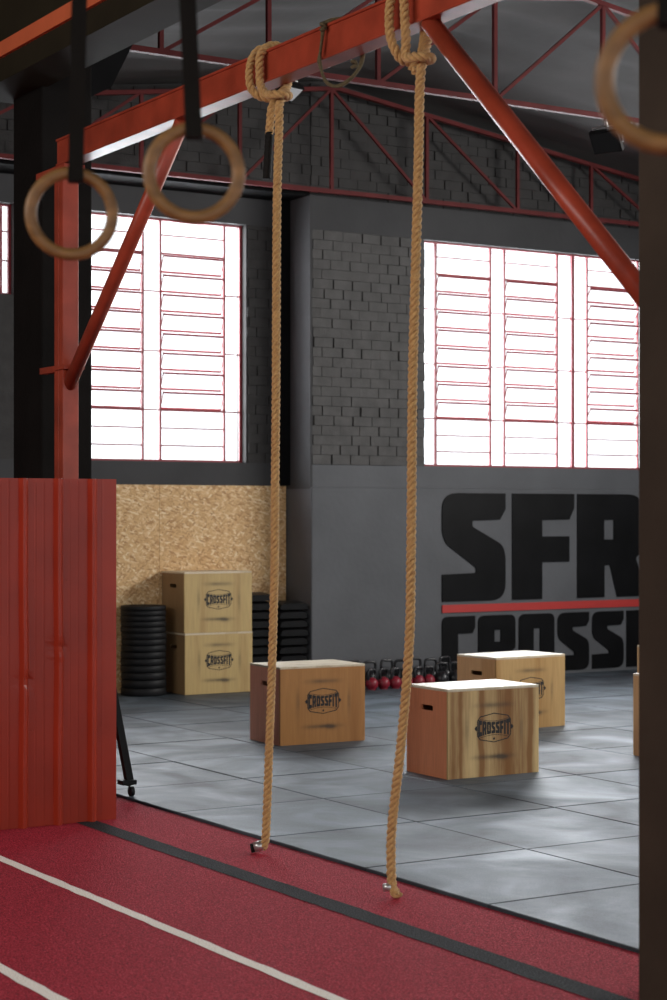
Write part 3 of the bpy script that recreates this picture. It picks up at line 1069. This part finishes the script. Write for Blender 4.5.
def plyo_box(label, loc, rz, mats):
    """local x along the emblem face, y into the depth, origin at the base centre"""
    r = thing('plyo_box', label, 'box', loc, rz, group='wooden plyo boxes')
    W2, D2 = BW / 2, BD / 2
    t = 0.018
    bm = bmesh.new()
    box(bm, -W2, W2, -D2, -D2 + t, 0, BH - t)
    f = obj('front_panel', bm, mats[0], r, bevel=0.0025)
    bm = bmesh.new()
    emblem(bm, BW, BH, -D2)
    obj('emblem', bm, M['ink'], f)
    bm = bmesh.new()
    box(bm, -W2, W2, D2 - t, D2, 0, BH - t)
    obj('back_panel', bm, mats[1], r, bevel=0.0025)
    for s in (-1, 1):
        x0, x1 = (-W2, -W2 + t) if s < 0 else (W2 - t, W2)
        bm = bmesh.new()
        ya, yb, za, zb = -0.072, 0.072, 0.442, 0.478
        # a panel with a rounded hand slot
        slot = rounded([(ya, za, .013), (ya, zb, .013), (yb, zb, .013), (yb, za, .013)], 1.0, 4)
        prism(bm, [(-D2 + t, 0), (-D2 + t, BH - t), (D2 - t, BH - t), (D2 - t, 0)], [slot], lambda u, v, d: (x0 + d, u, v), t)
        p = obj('side_panel', bm, mats[1], r)
    bm = bmesh.new()
    box(bm, -W2, W2, -D2, D2, BH - t, BH)
    obj('top_panel', bm, mats[2], r, bevel=0.003)
    bm = bmesh.new()
    box(bm, -W2 + t, W2 - t, -D2 + t, D2 - t, 0.0, 0.012)
    obj('bottom_panel', bm, M['void'], r)
    return r

def corner(x, y, rz):
    """centre of a box whose near left corner stands at x, y"""
    c, s = math.cos(rz), math.sin(rz)
    return (x + c * BW / 2 - s * BD / 2, y + s * BW / 2 + c * BD / 2)
PLY = {
    'streaked': plyo_mats('streaked', (0.74, 0.53, 0.25), (0.24, 0.10, 0.028), (0.68, 0.25, 0.125), (0.46, 0.14, 0.06), 1.2, ((-.37, .03, 1.1), (-.14, .036, 1.3), (.16, .04, 1.3), (.41, .042, 1.25), (.29, .015, .4), (-.46, .015, .4))),
    'amber': plyo_mats('amber', (0.47, 0.225, 0.070), (0.36, 0.15, 0.042), (0.86, 0.40, 0.27), (0.68, 0.28, 0.18), 2.0),  # side colour raised in place of light falling on it
    'pale': plyo_mats('pale', (0.52, 0.33, 0.135), (0.40, 0.22, 0.075), (0.62, 0.38, 0.19), (0.5, 0.28, 0.12), 2.2),
    'tan': plyo_mats('tan', (0.56, 0.40, 0.17), (0.44, 0.28, 0.11), (0.30, 0.185, 0.09), (0.25, 0.14, 0.06), 2.5),
}
for (lb, x, y, z, deg, k) in (
        ('wooden plyo box with dark streaks on its front, nearest, right of the right rope', 7.165, 10.156, 0, -1, 'streaked'),
        ('amber plywood plyo box behind the left climbing rope', 7.125, 12.31, 0, -2.0, 'amber'),
        ('pale wooden plyo box partly hidden behind the streaked front one', 9.10, 12.22, 0, 3.5, 'pale'),
        ('tan wooden plyo box, bottom of the pair stacked at the strand boards', 8.355, 16.29, 0, -0.5, 'tan'),
        ('tan wooden plyo box, top of the pair stacked at the strand boards', 8.350, 16.295, BH + .001, -0.8, 'tan'),
        ('wooden plyo box showing only a sliver beside the right pillar', 9.07, 9.99, 0, 1, 'pale'),
        ('wooden plyo box farther back, a narrow sliver above the other at the pillar', 11.06, 12.25, 0, 0, 'pale')):
    rz = math.radians(deg)
    cx, cy = corner(x, y, rz)
    plyo_box(lb, (cx, cy, z), rz, PLY[k])

# ================================================================== STRAND BOARDS, SIGN
for (x0, x1, lb) in ((6.85, 8.335, 'tan strand board sheet on the wall, left one behind the plates'), (8.339, 9.80, 'tan strand board sheet on the wall, right one behind the stacked boxes')):
    bm = bmesh.new()
    box(bm, 0, x1 - x0, -0.018, 0.0, 0, 2.062)
    o = obj('strand_board', bm, M['osb'])
    o.location = (x0, YL - 0.001, 0.0)
    tag(o, lb, 'board', 'strand boards')

sg = thing('wall_lettering', 'black block letters in two rows with a red stripe on the wall', 'sign', (11.43, YW - 0.0325, 0))
def letter(ch, x0, x1, z0, z1):
    bm = bmesh.new()
    outer, holes = GL[ch]
    prism(bm, outer, holes, lambda u, v, d: (x0 + u * (x1 - x0) - 11.43, -d, z0 + v * (z1 - z0)), 0.012)
    obj('letter', bm, M['sign_black'], sg)
for ch, a, b in (('S', 11.43, 12.27), ('F', 12.364, 13.224), ('R', 13.27, 14.28)):
    letter(ch, a, b, .835, 1.995)
for ch, a, b in (('C', 11.43, 11.863), ('r', 11.907, 12.405), ('O', 12.455, 12.944), ('S', 12.992, 13.437), ('S', 13.484, 13.94), ('F', 13.985, 14.42), ('I', 14.465, 14.645), ('T', 14.69, 15.13)):
    letter(ch, a, b, .035, .675)
bm = bmesh.new()
box(bm, 0, 3.70, -0.014, 0, .718, .800)
o = obj('stripe', bm, M['sign_red'], sg)
o['label'] = 'red horizontal stripe'

# ================================================================== KETTLEBELLS
def kettlebell(label, loc, rz, H, D, body, group):
    k = thing('kettlebell', label, 'kettlebell', loc, rz, group=group)
    r = D / 2
    cz = r * .93
    bm = bmesh.new()
    prof = [(0, 0), (r * .62, 0), (r * .66, .004)]
    for i in range(3, 20):
        a = -PI / 2 + PI * i / 20
        if cz + r * math.sin(a) > 0.006:
            prof.append((r * math.cos(a), cz + r * math.sin(a)))
    prof.append((0, cz + r))
    lathe(bm, prof, 28)
    obj('bell', bm, body, k)
    bm = bmesh.new()
    hw = r * .78
    zb = cz + r * .62
    p = [(-hw * .78, 0, zb - .01), (-hw * 1.0, 0, zb + (H - zb) * .45), (-hw * .92, 0, H - .028), (-hw * .62, 0, H - .014), (0, 0, H - .0125), (hw * .62, 0, H - .014), (hw * .92, 0, H - .028), (hw * 1.0, 0, zb + (H - zb) * .45), (hw * .78, 0, zb - .01)]
    tube(bm, catmull([Vector(q) for q in p], 6), 0.0145, 12)
    obj('handle', bm, M['kettle_black'], k)
    return k
ords = ['first', 'second', 'third', 'fourth', 'fifth', 'sixth', 'seventh', 'eighth', 'ninth', 'tenth', 'eleventh', 'twelfth', 'thirteenth', 'fourteenth']
for i, x in enumerate((10.21, 10.36, 10.495, 10.64, 10.778, 10.915)):
    kettlebell('small red kettlebell with black handle, %s from left in the front row' % ords[i], (x, 15.80 + .012 * (i % 2), 0), random.uniform(-.25, .25), .212, .130, M['kettle_red'], 'red kettlebells in the front row')
for i, x in enumerate((11.065, 11.235)):
    kettlebell('black kettlebell in the front row, %s right of the red ones' % ords[i], (x, 15.80, 0), random.uniform(-.2, .2), .245, .158, M['kettle_black'], 'black kettlebells in the front row')
for i, x in enumerate((10.03, 10.22, 10.41, 10.60, 10.79, 10.97, 11.15, 11.34)):
    kettlebell('large black kettlebell against the wall, %s from left in the back row' % ords[i], (x, 16.12 + .015 * (i % 3), 0), random.uniform(-.25, .25), .262 + .012 * (i % 2), .172, M['kettle_black'], 'black kettlebells in the back row')

# ================================================================== BUMPER PLATES
def plate(label, z, h, jit):
    r = 0.222
    bm = bmesh.new()
    bv = h * .09
    lathe(bm, [(0.026, .004), (.09, .004), (.10, .012), (.17, .012), (.185, .003), (r - bv, .001), (r, bv + .001), (r, h - bv), (r - bv, h - .001), (.185, h - .003), (.17, h - .012), (.10, h - .012), (.09, h - .004), (.026, h - .004), (.026, .004)], 56)
    o = obj('bumper_plate', bm, M['black_rubber'])
    o.location = (8.035 + jit[0], 16.555 + jit[1], z)
    tag(o, label, 'plate', 'black bumper plates in the stack')
hs = [.078, .078, .072, .068, .066, .064, .064, .060, .060, .056, .056, .052, .050, .045]
z = 0.0
for i, h in enumerate(hs):
    lb = 'black rubber bumper plate, %s from the bottom of the round stack' % ords[i]
    if i == len(hs) - 1:
        lb = 'thin black rubber bumper plate on top of the round stack'
    plate(lb, z, h, (random.uniform(-.004, .004), random.uniform(-.004, .004)))
    z += h + .0005

# ================================================================== BLACK PAD STACKS
def pad_mesh(w, d, h):
    """arched exercise pad: flat underside with a lip, humped top, rounded ends"""
    bm = bmesh.new()
    nx, ny = 18, 10
    top, botm = [], []
    for i in range(nx + 1):
        u = i / nx
        a, b = [], []
        for j in range(ny + 1):
            v = j / ny
            x, y = (u - .5) * w, (v - .5) * d
            e = max(0, abs(u - .5) * 2)
            hump = h * (0.34 + .66 * math.sqrt(max(0, 1 - e ** 7))) * (0.72 + .28 * math.sin(PI * v))
            a.append(bm.verts.new((x, y, hump)))
            b.append(bm.verts.new((x * .97, y * .95, 0.0)))
        top.append(a)
        botm.append(b)
    for i in range(nx):
        for j in range(ny):
            bm.faces.new((top[i][j], top[i + 1][j], top[i + 1][j + 1], top[i][j + 1]))
            bm.faces.new((botm[i][j], botm[i][j + 1], botm[i + 1][j + 1], botm[i + 1][j]))
    for i in range(nx):
        bm.faces.new((top[i][0], botm[i][0], botm[i + 1][0], top[i + 1][0]))
        bm.faces.new((top[i][ny], top[i + 1][ny], botm[i + 1][ny], botm[i][ny]))
    for j in range(ny):
        bm.faces.new((top[0][j], top[0][j + 1], botm[0][j + 1], botm[0][j]))
        bm.faces.new((top[nx][j], botm[nx][j], botm[nx][j + 1], top[nx][j + 1]))
    return bm
for (cx, cy, n_, hh, nm) in ((9.285, 16.60, 11, .089, 'left'), (9.612, 16.50, 10, .089, 'right')):
    src = obj('exercise_pad', pad_mesh(.30 if nm == 'left' else .325, .36, hh - .003), M['black_foam'], smooth=False)
    for i in range(n_):
        o = src if i == 0 else src.copy()
        if i:
            COL.objects.link(o)
        o.location = (cx + random.uniform(-.008, .008), cy + random.uniform(-.01, .01), i * hh)
        o.rotation_euler = (0, 0, random.uniform(-.03, .03))
        tag(o, 'black curved exercise pad, %s from the bottom of the %s pad stack' % (ords[i], nm), 'pad', 'black pads in the %s stack' % nm)

# ================================================================== FLOODLIGHTS
def floodlight(label, loc, rz, tilt, s, lens):
    f = thing('floodlight', label, 'light', loc, rz, group='floodlights under the truss')
    bm = bmesh.new()
    w, h = .13 * s, .10 * s
    v = []
    for (yy, k) in ((0.0, 1.0), (.05 * s, .97), (.10 * s, .72)):
        v.append([bm.verts.new((a * w * k, yy, b * h * k)) for a, b in ((-1, -1), (1, -1), (1, 1), (-1, 1))])
    for a, b in zip(v, v[1:]):
        for k in range(4):
            bm.faces.new((a[k], a[(k + 1) % 4], b[(k + 1) % 4], b[k]))
    bm.faces.new(v[0])
    bm.faces.new(v[-1])
    for k in range(5):
        x = (-.6 + .3 * k) * w
        box(bm, x - .004, x + .004, .09 * s, .125 * s, -h * .6, h * .6)
    b = obj('housing', bm, M['black_metal'], f)
    b.rotation_euler = (tilt, 0, 0)
    b.location = (0, 0, -.19 * s)
    bm = bmesh.new()
    box(bm, -w * .88, w * .88, -.004, .002, -h * .84, h * .84)
    g_ = obj('lens', bm, lens, b)
    bm = bmesh.new()
    tube(bm, [(-w - .008, .05 * s, -.19 * s), (-w - .008, .03 * s, -.05 * s), (w + .008, .03 * s, -.05 * s), (w + .008, .05 * s, -.19 * s)], .008, 6)
    tube(bm, [(0, .03 * s, -.05 * s), (0, .0, .0)], .014, 8)
    obj('bracket', bm, M['tape_silver'], f)
    return f
floodlight('black floodlight hanging from the truss, right, beside the large ring', (10.23, 12.2, 5.095), math.radians(-66), math.radians(36), 1.0, M['void'])
floodlight('black floodlight with pale lens hanging from the truss behind the left rope knot', (7.12, 12.18, 5.095), math.radians(12), math.radians(62), .8, M['lamp_glass'])

# ================================================================== ROLLING STAND
st = thing('rolling_stand', 'black rolling stand half hidden behind the red panel', 'stand', (5.06, 10.62, 0))
for lb_, (xa, xb) in (('leg', (0.0, -.30)), ('leg', (-.95, -.65))):
    bm = bmesh.new()
    bar(bm, (xa, 0, .07), (xb, 0.0, 1.55), .045, .045, up=(0, 1, 0))
    obj(lb_, bm, M['black_metal'], st)
bm = bmesh.new()
box(bm, -.655, -.30, -.02, .02, 1.52, 1.56)
obj('crossbar', bm, M['black_metal'], st)
for x in (-.02, -.93):
    bm = bmesh.new()
    box(bm, x - .05, x + .05, -.04, .04, .075, .105)
    ft = obj('foot', bm, M['black_metal'], st, bevel=.004)
    bm = bmesh.new()
    n0 = 20
    c = [(.031 * math.cos(2 * PI * i / n0), .031 * math.sin(2 * PI * i / n0)) for i in range(n0)]
    prism(bm, c, [], lambda u, v, d: (x + .03 - .011 + d, u, .031 + v), .022)
    box(bm, x + .015, x + .018, -.012, .012, .03, .078)
    obj('caster', bm, M['black_rubber'], ft)
bm = bmesh.new()
box(bm, -.64, -.31, -.03, -.01, .95, 1.52)
obj('board', bm, M['board_white'], st)

# ================================================================== CAMERA
F, CX, CY, CAM_H = 1868.0, 333.5, 515.0, 1.76
yaw = math.radians(31.6956)
cam = bpy.data.cameras.new('camera')
cam.sensor_fit = 'VERTICAL'
cam.sensor_height = 36.0
cam.sensor_width = 36.0
cam.lens = F / 1000 * 36.0
cam.shift_y = (CY - 500) / 1000
cam.clip_start = 0.1
cam.dof.use_dof = True
cam.dof.focus_distance = 10.8
cam.dof.aperture_fstop = 3.6
co = bpy.data.objects.new('camera', cam)
COL.objects.link(co)
co.location = (0, 0, CAM_H)
co.rotation_euler = (PI / 2, 0, -yaw)
scene.camera = co

# ================================================================== LIGHT
w = bpy.data.worlds.new('sky')
scene.world = w
w.use_nodes = True
bg = w.node_tree.nodes['Background']
bg.inputs['Color'].default_value = (0.93, 0.96, 1.0, 1)
bg.inputs['Strength'].default_value = 1.8

def area(name, loc, rot, sx, sy, power, col=(1, 1, 1), spread=180):
    l = bpy.data.lights.new(name, 'AREA')
    l.shape = 'RECTANGLE'
    l.size, l.size_y = sx, sy
    l.energy = power
    l.color = col
    l.spread = math.radians(spread)
    o = bpy.data.objects.new(name, l)
    COL.objects.link(o)
    o.location = loc
    o.rotation_euler = rot
    return o
area('daylight_window_right', (13.3, 17.6, 3.9), (math.radians(-78), 0, 0), 5.2, 3.4, 1200, (.93, .96, 1.0))
area('daylight_window_left', (8.2, 17.9, 3.9), (math.radians(-78), 0, 0), 3.4, 3.4, 650, (.93, .96, 1.0))
area('daylight_side_windows', (15.4, 8.5, 4.3), (0, math.radians(72), 0), 1.8, 7.0, 900, (1.0, .98, .95))
area('daylight_lane_windows', (-4.8, 6.5, 4.7), (0, math.radians(-72), 0), 1.6, 9.0, 520, (1.0, .97, .93))

scene.view_settings.view_transform = 'Standard'
scene.view_settings.look = 'None'
scene.view_settings.exposure = 0.0
